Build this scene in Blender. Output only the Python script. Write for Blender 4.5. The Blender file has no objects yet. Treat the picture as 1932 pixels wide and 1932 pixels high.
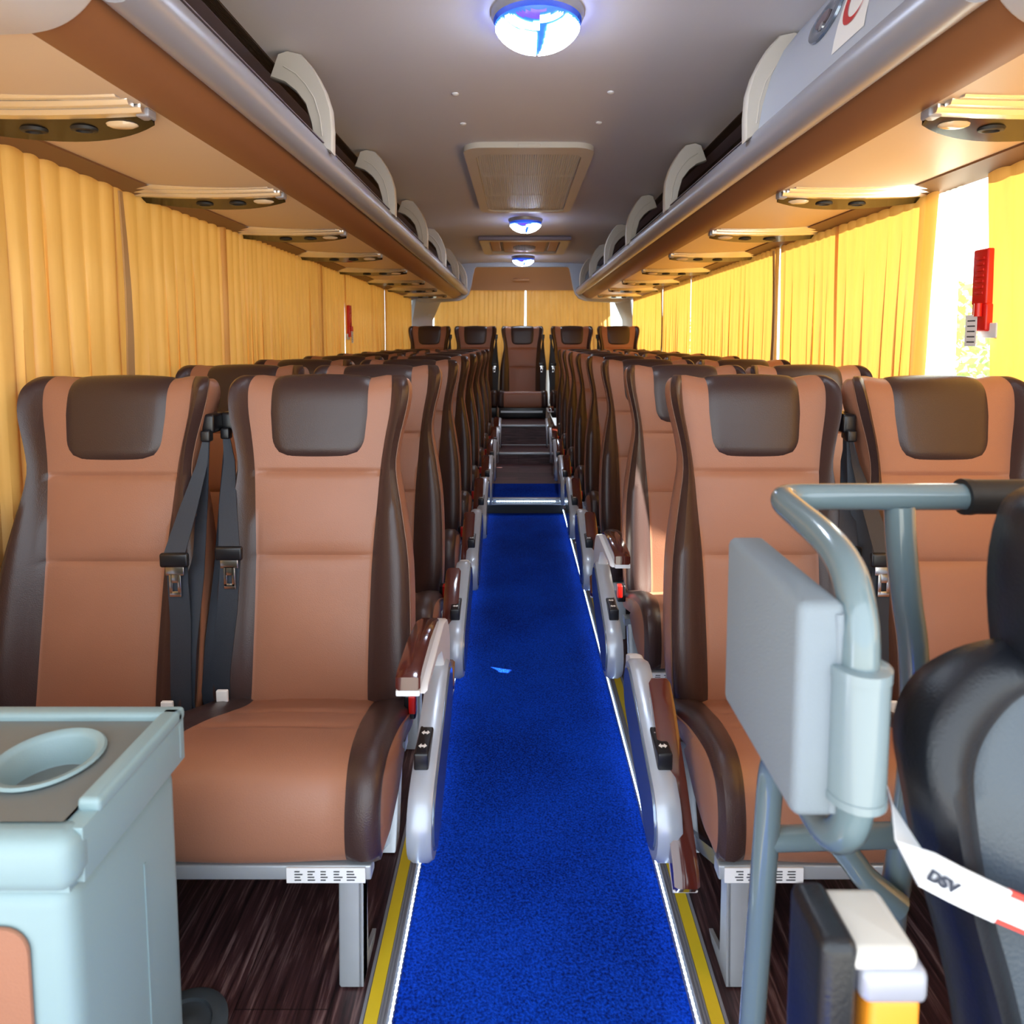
import bpy, math, random
from mathutils import Vector
random.seed(7)
PI = math.pi
scene = bpy.context.scene
COL = scene.collection

# ------------------------------------------------------------------ materials
def mat(name, col, rough=0.5, metal=0.0, spec=0.5, coat=0.0, noise=0.0, nscale=40, bump=0.0, bscale=300,
        emit=None, estr=0.0, sheen=0.0):
    m = bpy.data.materials.new(name); m.use_nodes = True
    nt = m.node_tree; b = nt.nodes['Principled BSDF']
    b.inputs['Base Color'].default_value = (*col, 1)
    b.inputs['Roughness'].default_value = rough
    b.inputs['Metallic'].default_value = metal
    b.inputs['Specular IOR Level'].default_value = spec
    b.inputs['Coat Weight'].default_value = coat
    b.inputs['Coat Roughness'].default_value = 0.08
    if sheen: b.inputs['Sheen Weight'].default_value = sheen
    tc = nt.nodes.new('ShaderNodeTexCoord')
    if noise:
        n = nt.nodes.new('ShaderNodeTexNoise'); n.inputs['Scale'].default_value = nscale
        n.inputs['Detail'].default_value = 4
        nt.links.new(tc.outputs['Object'], n.inputs['Vector'])
        r = nt.nodes.new('ShaderNodeMapRange')
        r.inputs['To Min'].default_value = 1 - noise; r.inputs['To Max'].default_value = 1 + noise
        nt.links.new(n.outputs['Fac'], r.inputs['Value'])
        h = nt.nodes.new('ShaderNodeHueSaturation'); h.inputs['Color'].default_value = (*col, 1)
        nt.links.new(r.outputs['Result'], h.inputs['Value'])
        nt.links.new(h.outputs['Color'], b.inputs['Base Color'])
    if bump:
        n = nt.nodes.new('ShaderNodeTexNoise'); n.inputs['Scale'].default_value = bscale
        n.inputs['Detail'].default_value = 3
        nt.links.new(tc.outputs['Object'], n.inputs['Vector'])
        bu = nt.nodes.new('ShaderNodeBump'); bu.inputs['Strength'].default_value = bump
        bu.inputs['Distance'].default_value = 0.002
        nt.links.new(n.outputs['Fac'], bu.inputs['Height'])
        nt.links.new(bu.outputs['Normal'], b.inputs['Normal'])
    if emit:
        b.inputs['Emission Color'].default_value = (*emit, 1)
        b.inputs['Emission Strength'].default_value = estr
    return m

def srgb(r, g, b):
    f = lambda c: (c/255/12.92) if c/255 <= .04045 else ((c/255+.055)/1.055)**2.4
    return (f(r), f(g), f(b))

M = {}
M['tan'] = mat('tan_leather', srgb(160, 110, 86), 0.40, noise=.06, nscale=9, bump=.25, bscale=420)
M['dark'] = mat('dark_brown_leather', srgb(62, 44, 42), 0.33, bump=.3, bscale=420)
M['seam'] = mat('seam_thread', srgb(128, 88, 66), 0.5)
M['pad'] = mat('headrest_leather', srgb(60, 44, 42), 0.3, noise=.08, nscale=12, bump=.3, bscale=420)
M['black'] = mat('black_plastic', srgb(22, 22, 26), 0.3)
M['rubber'] = mat('black_rubber', srgb(30, 30, 32), 0.55)
M['belt'] = mat('black_webbing', srgb(38, 44, 54), 0.5, bump=.4, bscale=900)
M['chrome'] = mat('polished_metal', srgb(215, 215, 215), 0.18, metal=1.0)
M['alu'] = mat('brushed_aluminium', srgb(186, 192, 198), 0.34, metal=.45, noise=.05, nscale=25)
M['silver'] = mat('silver_plastic', srgb(176, 184, 196), 0.3, metal=.25, coat=.3)
M['cover'] = mat('grey_gloss_cover', srgb(120, 135, 155), 0.16, metal=.55, coat=.5)
M['red'] = mat('red_plastic', srgb(205, 28, 22), 0.3)
M['wood_gloss'] = mat('dark_wood_gloss', srgb(78, 32, 26), 0.14, coat=.8, noise=.25, nscale=14)
M['white'] = mat('white_plastic', srgb(226, 226, 228), 0.38)
M['ivory'] = mat('ivory_plastic', srgb(205, 200, 192), 0.42)
M['ceil'] = mat('ceiling_fabric', srgb(204, 203, 210), 0.6, bump=.2, bscale=500)
M['tube'] = mat('silver_rail_paint', srgb(164, 166, 178), 0.36, metal=.25)
M['valance'] = mat('brown_satin_plastic', srgb(148, 100, 66), 0.42, noise=.03)
M['panel'] = mat('beige_satin_plastic', srgb(226, 200, 170), 0.42)
M['strip'] = mat('brown_rail', srgb(128, 92, 62), 0.5)
M['grille'] = mat('dark_grille', srgb(70, 54, 44), 0.6)
M['mauve'] = mat('mauve_trim', srgb(118, 106, 116), 0.5)
M['rackin'] = mat('rack_lining', srgb(96, 84, 84), 0.7)
M['rib'] = mat('silver_rib', srgb(230, 230, 232), 0.25, metal=.85)
M['tie'] = mat('tie_cloth', srgb(186, 150, 104), 0.7)
M['gblack'] = mat('gloss_black_panel', srgb(20, 15, 10), 0.2, spec=.25)
M['clear'] = mat('reading_lens', srgb(225, 200, 165), 0.1, coat=.6)
M['teal'] = mat('grey_green_paint', srgb(108, 126, 132), 0.16, coat=.6)
M['sleeve'] = mat('pale_grey_green_plastic', srgb(124, 140, 146), 0.22, coat=.4)
M['alutrim'] = mat('anodised_edge_profile', srgb(140, 143, 152), 0.4, metal=.25)
M['console'] = mat('grey_green_plastic', srgb(136, 160, 164), 0.42, bump=.12, bscale=600)
M['console_top'] = mat('grey_tray_plastic', srgb(108, 112, 110), 0.4, bump=.12, bscale=600)
M['fabric'] = mat('grey_weave_fabric', srgb(128, 138, 146), 0.7, bump=.5, bscale=700)
M['dblack'] = mat('driver_black_leather', srgb(20, 23, 30), 0.36, bump=.25, bscale=300)
M['dgrey'] = mat('driver_grey_leather', srgb(66, 76, 86), 0.4, bump=.35, bscale=300)
M['orange'] = mat('orange_plastic', srgb(240, 150, 40), 0.35)
M['dgreyrub'] = mat('grey_rubber', srgb(66, 76, 84), 0.6)
M['yellow'] = mat('yellow_tape', srgb(222, 196, 40), 0.5)
M['beige_bulk'] = mat('bulkhead_beige', srgb(190, 148, 112), 0.55)
M['bluegrey'] = mat('bluegrey_plastic', srgb(176, 184, 200), 0.42)
M['wall'] = mat('side_wall_laminate', srgb(120, 118, 116), 0.6)
M['shell'] = mat('seat_shell', srgb(58, 46, 42), 0.45)
M['paper'] = mat('paper_label', srgb(238, 238, 238), 0.6)
M['print'] = mat('printed_ink', srgb(60, 62, 66), 0.6)
M['strapw'] = mat('white_strap', srgb(240, 240, 242), 0.5)
M['strapr'] = mat('red_strap', srgb(225, 70, 60), 0.5)
M['screen'] = mat('ink_dark_blue', srgb(36, 44, 62), 0.5)
M['ground'] = mat('asphalt', srgb(150, 148, 140), 0.9, noise=.1, nscale=3)
M['leaf'] = mat('foliage', srgb(150, 190, 60), 0.6, noise=.25, nscale=4)
M['trunk'] = mat('bark', srgb(90, 70, 50), 0.8)
M['purple'] = mat('violet_lens', srgb(70, 60, 170), 0.25, coat=.5, emit=(.16, .08, .9), estr=1.1)
M['lensblue'] = mat('blue_lens_gap', srgb(40, 90, 190), 0.3, emit=(.03, .12, .75), estr=1.2)
M['lamp'] = mat('lit_diffuser', (.9, .9, .9), 0.4, emit=(.78, .88, 1.0), estr=34)
M['lamp2'] = mat('lit_bar_diffuser', (.9, .9, .9), 0.4, emit=(.45, .75, 1.0), estr=9)
M['led'] = mat('led_light', (.9, .9, .9), 0.4, emit=(.60, .78, 1.0), estr=9)

# striped lamination wood for the seat platform
def wood_mat(name, axis):
    m = bpy.data.materials.new(name); m.use_nodes = True
    nt = m.node_tree; b = nt.nodes['Principled BSDF']; N = nt.nodes.new; L = nt.links.new
    tc = N('ShaderNodeTexCoord'); mp = N('ShaderNodeMapping')
    mp.inputs['Scale'].default_value = (1, 1, 1) if axis == 'y' else (1, 1, 1)
    if axis == 'x':
        sx = N('ShaderNodeSeparateXYZ'); cx = N('ShaderNodeCombineXYZ'); am = N('ShaderNodeMath'); am.operation = 'ADD'
        L(tc.outputs['Object'], sx.inputs[0]); L(sx.outputs['Y'], am.inputs[0]); L(sx.outputs['Z'], am.inputs[1])
        L(am.outputs[0], cx.inputs['X']); L(sx.outputs['X'], cx.inputs['Y']); L(cx.outputs[0], mp.inputs['Vector'])
    else: L(tc.outputs['Object'], mp.inputs['Vector'])
    st = N('ShaderNodeMapping'); st.inputs['Scale'].default_value = (60, 3.2, 1)
    L(mp.outputs['Vector'], st.inputs['Vector'])
    n1 = N('ShaderNodeTexNoise'); n1.inputs['Scale'].default_value = 1.6; n1.inputs['Detail'].default_value = 7
    n1.inputs['Roughness'].default_value = .65; n1.inputs['Distortion'].default_value = .6
    L(st.outputs['Vector'], n1.inputs['Vector'])
    cr = N('ShaderNodeValToRGB')
    e = cr.color_ramp.elements
    k0 = 1.0 if axis == 'y' else 1.45
    e[0].position = .34; e[0].color = (*srgb(30*k0, 18*k0, 20*k0), 1)
    e[1].position = .74; e[1].color = (*srgb(140, 116, 114), 1)
    k = e.new(.53); k.color = (*srgb(66*k0, 42*k0, 44*k0), 1)
    L(n1.outputs['Fac'], cr.inputs['Fac'])
    br = N('ShaderNodeTexBrick'); br.inputs['Scale'].default_value = 1.0
    br.inputs['Color1'].default_value = (.75, .75, .75, 1); br.inputs['Color2'].default_value = (1.25, 1.2, 1.2, 1)
    br.inputs['Mortar'].default_value = (.35, .35, .35, 1); br.inputs['Mortar Size'].default_value = .0012
    br.inputs['Brick Width'].default_value = 1.1; br.inputs['Row Height'].default_value = .17
    rm = N('ShaderNodeMapping'); rm.inputs['Rotation'].default_value = (0, 0, PI/2)
    L(mp.outputs['Vector'], rm.inputs['Vector']); L(rm.outputs['Vector'], br.inputs['Vector'])
    mx = N('ShaderNodeMix'); mx.data_type = 'RGBA'; mx.blend_type = 'MULTIPLY'; mx.inputs[0].default_value = 1
    L(cr.outputs['Color'], mx.inputs[6]); L(br.outputs['Color'], mx.inputs[7])
    L(mx.outputs[2], b.inputs['Base Color']); b.inputs['Roughness'].default_value = .42
    return m
M['wood'] = wood_mat('dark_wood_vinyl', 'y'); M['woodx'] = wood_mat('dark_wood_vinyl_across', 'x')

def carpet_mat():
    m = bpy.data.materials.new('blue_carpet'); m.use_nodes = True
    nt = m.node_tree; b = nt.nodes['Principled BSDF']; N = nt.nodes.new; L = nt.links.new
    tc = N('ShaderNodeTexCoord')
    n = N('ShaderNodeTexNoise'); n.inputs['Scale'].default_value = 190; n.inputs['Detail'].default_value = 4
    L(tc.outputs['Object'], n.inputs['Vector'])
    n2 = N('ShaderNodeTexNoise'); n2.inputs['Scale'].default_value = 3; L(tc.outputs['Object'], n2.inputs['Vector'])
    ad = N('ShaderNodeMath'); ad.operation = 'MULTIPLY_ADD'; ad.inputs[1].default_value = .35; 
    L(n2.outputs['Fac'], ad.inputs[0]); L(n.outputs['Fac'], ad.inputs[2])
    cr = N('ShaderNodeValToRGB'); e = cr.color_ramp.elements
    e[0].position = .48; e[0].color = (.0008, .014, .17, 1); e[1].position = .85; e[1].color = (.003, .07, .68, 1)
    L(ad.outputs[0], cr.inputs['Fac']); L(cr.outputs['Color'], b.inputs['Base Color'])
    bu = N('ShaderNodeBump'); bu.inputs['Strength'].default_value = .9; bu.inputs['Distance'].default_value = .006
    L(n.outputs['Fac'], bu.inputs['Height']); L(bu.outputs['Normal'], b.inputs['Normal'])
    b.inputs['Roughness'].default_value = .95; b.inputs['Specular IOR Level'].default_value = .1
    return m
M['carpet'] = carpet_mat()

def curtain_mat():
    m = bpy.data.materials.new('golden_curtain_cloth'); m.use_nodes = True
    nt = m.node_tree; N = nt.nodes.new; L = nt.links.new
    for n in list(nt.nodes): nt.nodes.remove(n)
    out = N('ShaderNodeOutputMaterial'); tc = N('ShaderNodeTexCoord')
    mp = N('ShaderNodeMapping'); mp.inputs['Scale'].default_value = (3, 9, 1.5)
    L(tc.outputs['Object'], mp.inputs['Vector'])
    n = N('ShaderNodeTexNoise'); n.inputs['Scale'].default_value = 2.2; n.inputs['Detail'].default_value = 5
    L(mp.outputs['Vector'], n.inputs['Vector'])
    cr = N('ShaderNodeValToRGB'); e = cr.color_ramp.elements
    e[0].position = .3; e[0].color = (*srgb(216, 170, 100), 1); e[1].position = .75; e[1].color = (*srgb(234, 192, 122), 1)
    L(n.outputs['Fac'], cr.inputs['Fac'])
    d = N('ShaderNodeBsdfDiffuse'); t = N('ShaderNodeBsdfTranslucent')
    L(cr.outputs['Color'], d.inputs['Color'])
    t.inputs['Color'].default_value = (*srgb(255, 184, 84), 1)
    mx = N('ShaderNodeMixShader'); mx.inputs[0].default_value = .16
    L(d.outputs[0], mx.inputs[1]); L(t.outputs[0], mx.inputs[2])
    g = N('ShaderNodeBsdfGlossy'); g.inputs['Roughness'].default_value = .45
    g.inputs['Color'].default_value = (1, .93, .78, 1)
    m2 = N('ShaderNodeMixShader'); m2.inputs[0].default_value = .04
    L(mx.outputs[0], m2.inputs[1]); L(g.outputs[0], m2.inputs[2]); L(m2.outputs[0], out.inputs['Surface'])
    return m
M['curtain'] = curtain_mat()

def sheer_mat():
    m = bpy.data.materials.new('white_sheer_cloth'); m.use_nodes = True
    nt = m.node_tree; N = nt.nodes.new; L = nt.links.new
    for n in list(nt.nodes): nt.nodes.remove(n)
    out = N('ShaderNodeOutputMaterial'); d = N('ShaderNodeBsdfDiffuse'); t = N('ShaderNodeBsdfTranslucent')
    d.inputs['Color'].default_value = (.9, .86, .78, 1); t.inputs['Color'].default_value = (.98, .93, .82, 1)
    mx = N('ShaderNodeMixShader'); mx.inputs[0].default_value = .6
    L(d.outputs[0], mx.inputs[1]); L(t.outputs[0], mx.inputs[2]); L(mx.outputs[0], out.inputs['Surface']); return m
M['sheer'] = sheer_mat()

def glass_mat():
    m = bpy.data.materials.new('window_glass'); m.use_nodes = True
    nt = m.node_tree; N = nt.nodes.new; L = nt.links.new
    for n in list(nt.nodes): nt.nodes.remove(n)
    out = N('ShaderNodeOutputMaterial'); t = N('ShaderNodeBsdfTransparent'); g = N('ShaderNodeBsdfGlossy')
    t.inputs['Color'].default_value = (.93, .96, .94, 1); g.inputs['Roughness'].default_value = .02
    mx = N('ShaderNodeMixShader'); mx.inputs[0].default_value = .05; L(t.outputs[0], mx.inputs[1]); L(g.outputs[0], mx.inputs[2])
    L(mx.outputs[0], out.inputs['Surface']); return m
M['glass'] = glass_mat()

# ------------------------------------------------------------------ mesh builder
class MB:
    def __init__(s): s.v = []; s.f = []; s.m = []; s.s = []
    def add(s, vs, fs, mi=0, smooth=False):
        o = len(s.v); s.v += [tuple(p) for p in vs]
        for k, f in enumerate(fs):
            s.f.append(tuple(i+o for i in f)); s.m.append(mi[k] if isinstance(mi, list) else mi); s.s.append(smooth)
        return s
    def box(s, x0, x1, y0, y1, z0, z1, b=0.0, mi=0):
        if x0 > x1: x0, x1 = x1, x0
        if y0 > y1: y0, y1 = y1, y0
        b = min(b, (x1-x0)*.45, (y1-y0)*.45, (z1-z0)*.45)
        if b <= 0:
            vs = [(x, y, z) for x in (x0, x1) for y in (y0, y1) for z in (z0, z1)]
            fs = [(0, 1, 3, 2), (4, 6, 7, 5), (0, 4, 5, 1), (2, 3, 7, 6), (0, 2, 6, 4), (1, 5, 7, 3)]
            return s.add(vs, fs, mi)
        prof = []
        def ring(x0, x1, y0, y1, r, z, n=4):
            out = []
            for cx, cy, a0 in ((x1-r, y1-r, 0), (x0+r, y1-r, PI/2), (x0+r, y0+r, PI), (x1-r, y0+r, 1.5*PI)):
                for k in range(n+1):
                    a = a0+k*PI/2/n; out.append((cx+r*math.cos(a), cy+r*math.sin(a), z))
            return out
        rings = []
        for k in range(4):
            a = k*PI/2/3; ins = b*(1-math.sin(a)); rings.append(ring(x0+ins, x1-ins, y0+ins, y1-ins, max(b-ins, 1e-4), z0+b*(1-math.cos(a))))
        for k in range(4):
            a = PI/2-k*PI/2/3; ins = b*(1-math.sin(a)); rings.append(ring(x0+ins, x1-ins, y0+ins, y1-ins, max(b-ins, 1e-4), z1-b*(1-math.cos(a))))
        return s.loft(rings, True, True, mi, True)
    def loft(s, rings, cap0=True, cap1=True, mi=0, smooth=True, closed=True):
        n = len(rings[0]); vs = [p for r in rings for p in r]; fs = []
        for i in range(len(rings)-1):
            for j in range(n if closed else n-1):
                k = (j+1) % n
                fs.append((i*n+j, i*n+k, (i+1)*n+k, (i+1)*n+j))
        s.add(vs, fs, mi, smooth)
        o = len(s.v)-len(vs)
        if cap0: s.f.append(tuple(o+j for j in reversed(range(n)))); s.m.append(mi if not isinstance(mi, list) else 0); s.s.append(False)
        if cap1: s.f.append(tuple(o+(len(rings)-1)*n+j for j in range(n))); s.m.append(mi if not isinstance(mi, list) else 0); s.s.append(False)
        return s
    def tube(s, pts, r, n=12, mi=0, caps=True):
        pts = [Vector(p) for p in pts]; R = r if isinstance(r, (list, tuple)) else [r]*len(pts)
        rings = []; up = None
        for i, p in enumerate(pts):
            d = (pts[min(i+1, len(pts)-1)]-pts[max(i-1, 0)]).normalized()
            if up is None:
                a = Vector((0, 0, 1)) if abs(d.z) < .9 else Vector((1, 0, 0)); up = (a-d*a.dot(d)).normalized()
            else: up = (up-d*up.dot(d)).normalized()
            w = d.cross(up)
            rings.append([p+up*math.cos(2*PI*k/n)*R[i]+w*math.sin(2*PI*k/n)*R[i] for k in range(n)])
        return s.loft(rings, caps, caps, mi, True)
    def cyl(s, a, b, r, n=20, mi=0): return s.tube([a, b], r, n, mi)
    def ex(s, poly, axis, a, b, mi=0, smooth=False, bev=0.0):
        """extrude a 2D outline; axis x: poly=(y,z); axis y: poly=(x,z); axis z: poly=(x,y)"""
        def P(u, v, w): return (w, u, v) if axis == 'x' else ((u, w, v) if axis == 'y' else (u, v, w))
        cu = sum(p[0] for p in poly)/len(poly); cv = sum(p[1] for p in poly)/len(poly)
        def ins(d):
            out = []; n = len(poly)
            ar = sum(poly[i][0]*poly[(i+1) % n][1]-poly[(i+1) % n][0]*poly[i][1] for i in range(n))
            sg = 1 if ar > 0 else -1
            for i in range(n):
                x0, y0 = poly[i-1]; x1, y1 = poly[i]; x2, y2 = poly[(i+1) % n]
                n1 = Vector((-(y1-y0), x1-x0)).normalized()*sg; n2 = Vector((-(y2-y1), x2-x1)).normalized()*sg
                m = n1+n2; m = m/ max(.5, m.length**2)*2 if m.length > 1e-6 else n1
                out.append((x1+m.x*d*.5*1.0, y1+m.y*d*.5*1.0))
            return out
        if bev > 0:
            q = ins(bev); sg = 1 if b > a else -1
            rings = [[P(u, v, a) for u, v in q], [P(u, v, a+sg*bev*.9) for u, v in poly], [P(u, v, b-sg*bev*.9) for u, v in poly], [P(u, v, b) for u, v in q]]
        else: rings = [[P(u, v, a) for u, v in poly], [P(u, v, b) for u, v in poly]]
        return s.loft(rings, True, True, mi, smooth)
    def lathe(s, prof, c, n=32, mi=0, axis='z'):
        rings = [[(c[0]+r*math.cos(2*PI*k/n), c[1]+r*math.sin(2*PI*k/n), c[2]+z) for k in range(n)] for r, z in prof]
        return s.loft(rings, True, True, mi, True)
    def build(s, name, mats, parent=None, loc=None):
        me = bpy.data.meshes.new(name); me.from_pydata(s.v, [], s.f)
        for m in (mats if isinstance(mats, (list, tuple)) else [mats]): me.materials.append(M[m])
        me.polygons.foreach_set('material_index', s.m); me.polygons.foreach_set('use_smooth', s.s)
        me.validate(); me.update()
        import bmesh
        bm = bmesh.new(); bm.from_mesh(me); bmesh.ops.recalc_face_normals(bm, faces=bm.faces); bm.to_mesh(me); bm.free()
        try: me.set_sharp_from_angle(angle=math.radians(50))
        except Exception: pass
        o = bpy.data.objects.new(name, me); COL.objects.link(o)
        if loc: o.location = loc
        if parent: o.parent = parent
        return o

def tag(o, label, cat, group=None, kind=None):
    if label: o['label'] = label
    if cat: o['category'] = cat
    if group: o['group'] = group
    if kind: o['kind'] = kind
    return o
def thing(name, label, cat, loc=(0, 0, 0), group=None):
    o = bpy.data.objects.new(name, None); COL.objects.link(o); o.location = loc; o.empty_display_size = .05
    return tag(o, label, cat, group)
def struct(mb, name, m): return tag(mb.build(name, m), None, None, kind='structure')
def copy_tree(o, parent=None):
    c = o.copy(); COL.objects.link(c)
    if parent: c.parent = parent
    for ch in o.children: copy_tree(ch, c)
    return c

XC = .045
def X(side, r): return XC + side*r      # side -1 left, +1 right; r outward from the bus centre line
Y0, Y1, YB = -.4, 8.3, 8.95

# ------------------------------------------------------------------ floor, carpet, steps
zc = -.025
for sd, nm in ((-1, 'left'), (1, 'right')):
    b = MB(); b.box(X(sd, .32), X(sd, 1.42), Y0, 8.95, -.14, 0)
    o = struct(b, 'floor' if sd < 0 else 'floor.001', 'wood')
    t = MB()   # aluminium aisle edge profile with its ribs
    t.box(X(sd, .271), X(sd, .325), Y0, 4.6, -.03, .004, .002)
    for q in (.277, .283, .289): t.box(X(sd, q), X(sd, q+.003), Y0, 4.6, .003, .0065)
    t.box(X(sd, .318), X(sd, .3235), Y0, 4.6, .003, .008)
    struct(t, 'trim_%d' % (1 if sd < 0 else 2), 'alutrim')
    y = MB(); y.box(X(sd, .293), X(sd, .3165), Y0, 4.6, .002, .0065)
    tag(y.build('yellow_edge_strip', 'yellow'), 'yellow safety strip along the %s edge of the blue aisle carpet' % nm, 'safety strip', 'aisle safety strips')
    l = MB(); n = 0; yy = .9
    while yy < 4.58:
        for dz in (0,):
            xa = X(sd, .2705); rr = .0030
            vs = [(xa, yy-.0048, 0), (xa, yy+.0048, 0), (xa-rr, yy, 0), (xa+rr, yy, 0), (xa, yy, rr), (xa, yy, -rr)]
            l.add([(a, c, d+.004) for a, c, d in vs], [(0, 3, 4), (3, 1, 4), (1, 2, 4), (2, 0, 4), (3, 0, 5), (1, 3, 5), (2, 1, 5), (0, 2, 5)])
            l.box(xa-.0012, xa+.0012, yy, yy+.0115, .002, .0055)
        yy += .0115
    tag(l.build('led_strip', 'led'), 'glowing white light strip edging the %s side of the blue aisle carpet' % nm, 'light strip', 'aisle edge light strips')
b = MB(); b.box(X(-1, .28), X(1, .28), Y0, 4.61, -.14, zc); tag(b.build('aisle_carpet', 'carpet'), 'deep blue carpet runner filling the sunken front part of the aisle', 'carpet')
b = MB(); b.box(X(-1, .33), X(1, .33), Y0, 8.95, -.3, -.141); struct(b, 'floor.002', 'wall')
b = MB(); b.box(X(-1, .32), X(1, .32), 4.61, 8.95, -.14, .078); struct(b, 'floor.003', 'woodx')
b = MB(); b.box(X(-1, .272), X(1, .272), 4.62, 5.08, .078, .086, .003); tag(b.build('step_carpet', 'carpet'), 'short blue carpet piece on the raised floor behind the lit step', 'carpet')
# lit step nosing
s = thing('step_nosing', 'metal step edge with a row of white lights across the aisle carpet', 'step edge', (XC, 4.6, 0))
b = MB(); b.box(-.27, .27, -.012, .022, .05, .088, .004); b.box(-.27, .27, -.02, -.006, .042, .052, .002); b.build('nosing', 'alu', s)
b = MB(); b.box(-.27, .27, -.004, .01, -.02, .045); b.build('riser', 'rubber', s)
b = MB()
for k in range(24): b.box(-.2+k*.0175, -.2+k*.0175+.0125, -.0145, -.011, .063, .070, .002)
b.build('light_row', 'led', s)
b = MB(); b.box(-.235, -.22, -.0145, -.0115, .062, .068); b.build('switch', 'black', s)
def nosing(y, z, x0, x1, lab):
    b = MB(); b.box(x0, x1, y-.012, y+.03, z-.018, z+.003, .004)
    tag(b.build('step_nosing', 'alu'), lab, 'step edge')
b = MB(); b.box(-.255, .345, 5.95, 6.41, .078, .176); struct(b, 'floor.004', 'woodx')
b = MB(); b.box(X(-1, .31), X(1, .31), 6.405, 8.9, .078, .37); struct(b, 'floor.005', 'woodx')
nosing(5.95, .178, -.25, .34, 'bare metal edge of the lower wooden step before the rear seats')
nosing(6.405, .373, -.25, .34, 'bare metal edge of the upper wooden step below the middle rear seat')
b = MB(); b.box(-.25, .34, 6.398, 6.404, .172, .182); tag(b.build('step_trim', 'alu'), 'thin metal strip where the lower wooden step meets the upper riser', 'step trim')

# ------------------------------------------------------------------ shell
ceil_prof = [(-.86, 2.122), (-.8, 2.13), (-.7, 2.14), (-.5, 2.15), (-.25, 2.154), (0, 2.155), (.25, 2.154), (.5, 2.15), (.7, 2.14), (.8, 2.13), (.86, 2.122)]
c = MB(); ring = [(XC+x, z) for x, z in ceil_prof]+[(XC+x, z+.03) for x, z in reversed(ceil_prof)]
c.ex(ring, 'y', Y0, Y1+.02, smooth=True); struct(c, 'ceiling', 'ceil')
b = MB(); b.box(X(-1, 1.46), X(1, 1.46), Y0, YB+.1, 2.2, 2.26); struct(b, 'ceiling.001', 'wall')

def wall(side, nm, pillars, n0):
    b = MB(); xi, xo = X(side, 1.395), X(side, 1.46)
    b.box(xi, xo, Y0, YB+.1, -1.0, .78); b.box(xi, xo, Y0, YB+.1, 1.745, 2.26)
    for a, w in pillars: b.box(xi, xo, a-w/2, a+w/2, .78, 1.745)
    struct(b, 'wall_'+nm, 'bluegrey')
    ys = [Y0]+[a for a, w in pillars]+[YB]
    for k in range(len(ys)-1):
        if ys[k+1]-ys[k] < .2: continue
        g = MB(); g.box(X(side, 1.44), X(side, 1.446), ys[k]+.02, ys[k+1]-.02, .77, 1.755)
        struct(g, 'window_%d' % (n0+k), 'glass')
wall(-1, 'left', [(-.35, .1), (1.6, .06), (4.47, .06), (6.6, .07), (8.45, .5)], 1)
wall(1, 'right', [(-.35, .1), (3.6, .07), (6.46, .08), (8.2, .12)], 7)
b = MB(); xa, xb = X(-1, 1.46), X(1, 1.46)
b.box(xa, xb, YB, YB+.08, -1, .95); b.box(xa, xb, YB, YB+.08, 1.86, 2.26)
struct(b, 'wall_rear', 'bluegrey')
g = MB(); g.box(xa, xb, YB+.03, YB+.036, .95, 1.86); struct(g, 'window_12', 'glass')

# rear bulkhead: arch plate around the rack ends, and the beige header above the rear window
arch_in = [(-.563, 2.100), (-.585, 2.085), (-.598, 2.031), (-.634, 1.845), (-.661, 1.766), (-.706, 1.713), (-.786, 1.682), (-1.0, 1.668), (-1.21, 1.660), (-1.45, 1.706)]
poly = [(XC+x, z) for x, z in arch_in]+[(XC-1.45, 2.19), (XC+1.45, 2.19)]+[(XC-x, z) for x, z in reversed(arch_in)]
# split in quads-friendly halves
b = MB()
L_ = [(XC+x, z) for x, z in arch_in]+[(XC-1.45, 2.19), (XC-.563, 2.19)]
R_ = [(2*XC-x, z) for x, z in L_]
b.ex(L_, 'y', Y1, Y1+.05, bev=.008); b.ex(R_, 'y', Y1, Y1+.05, bev=.008)
b.ex([(XC-.565, 2.1), (XC+.565, 2.1), (XC+.565, 2.19), (XC-.565, 2.19)], 'y', Y1, Y1+.05)
struct(b, 'trim_3', 'bluegrey')
b = MB(); rr = []
for y, z in ((Y1+.04, 2.118), (8.5, 2.06), (8.68, 1.92), (8.7, 1.84)): rr.append([(XC-1.38, y, z), (XC+1.38, y, z), (XC+1.38, y+.02, z+.02), (XC-1.38, y+.02, z+.02)])
b.loft(rr, smooth=False); struct(b, 'trim_4', 'beige_bulk')
b = MB(); b.box(-.105, .105, -.012, .012, -.028, .028, .008); b.box(-.09, .09, -.016, -.008, -.02, .006, .003)
o = b.build('ceiling_hatch_handle', 'beige_bulk', loc=(XC-.01, 8.60, 1.975)); o.rotation_euler = (math.radians(-40), 0, 0)
tag(o, 'small beige rectangular catch on the panel above the rear curtains', 'panel catch')
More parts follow.
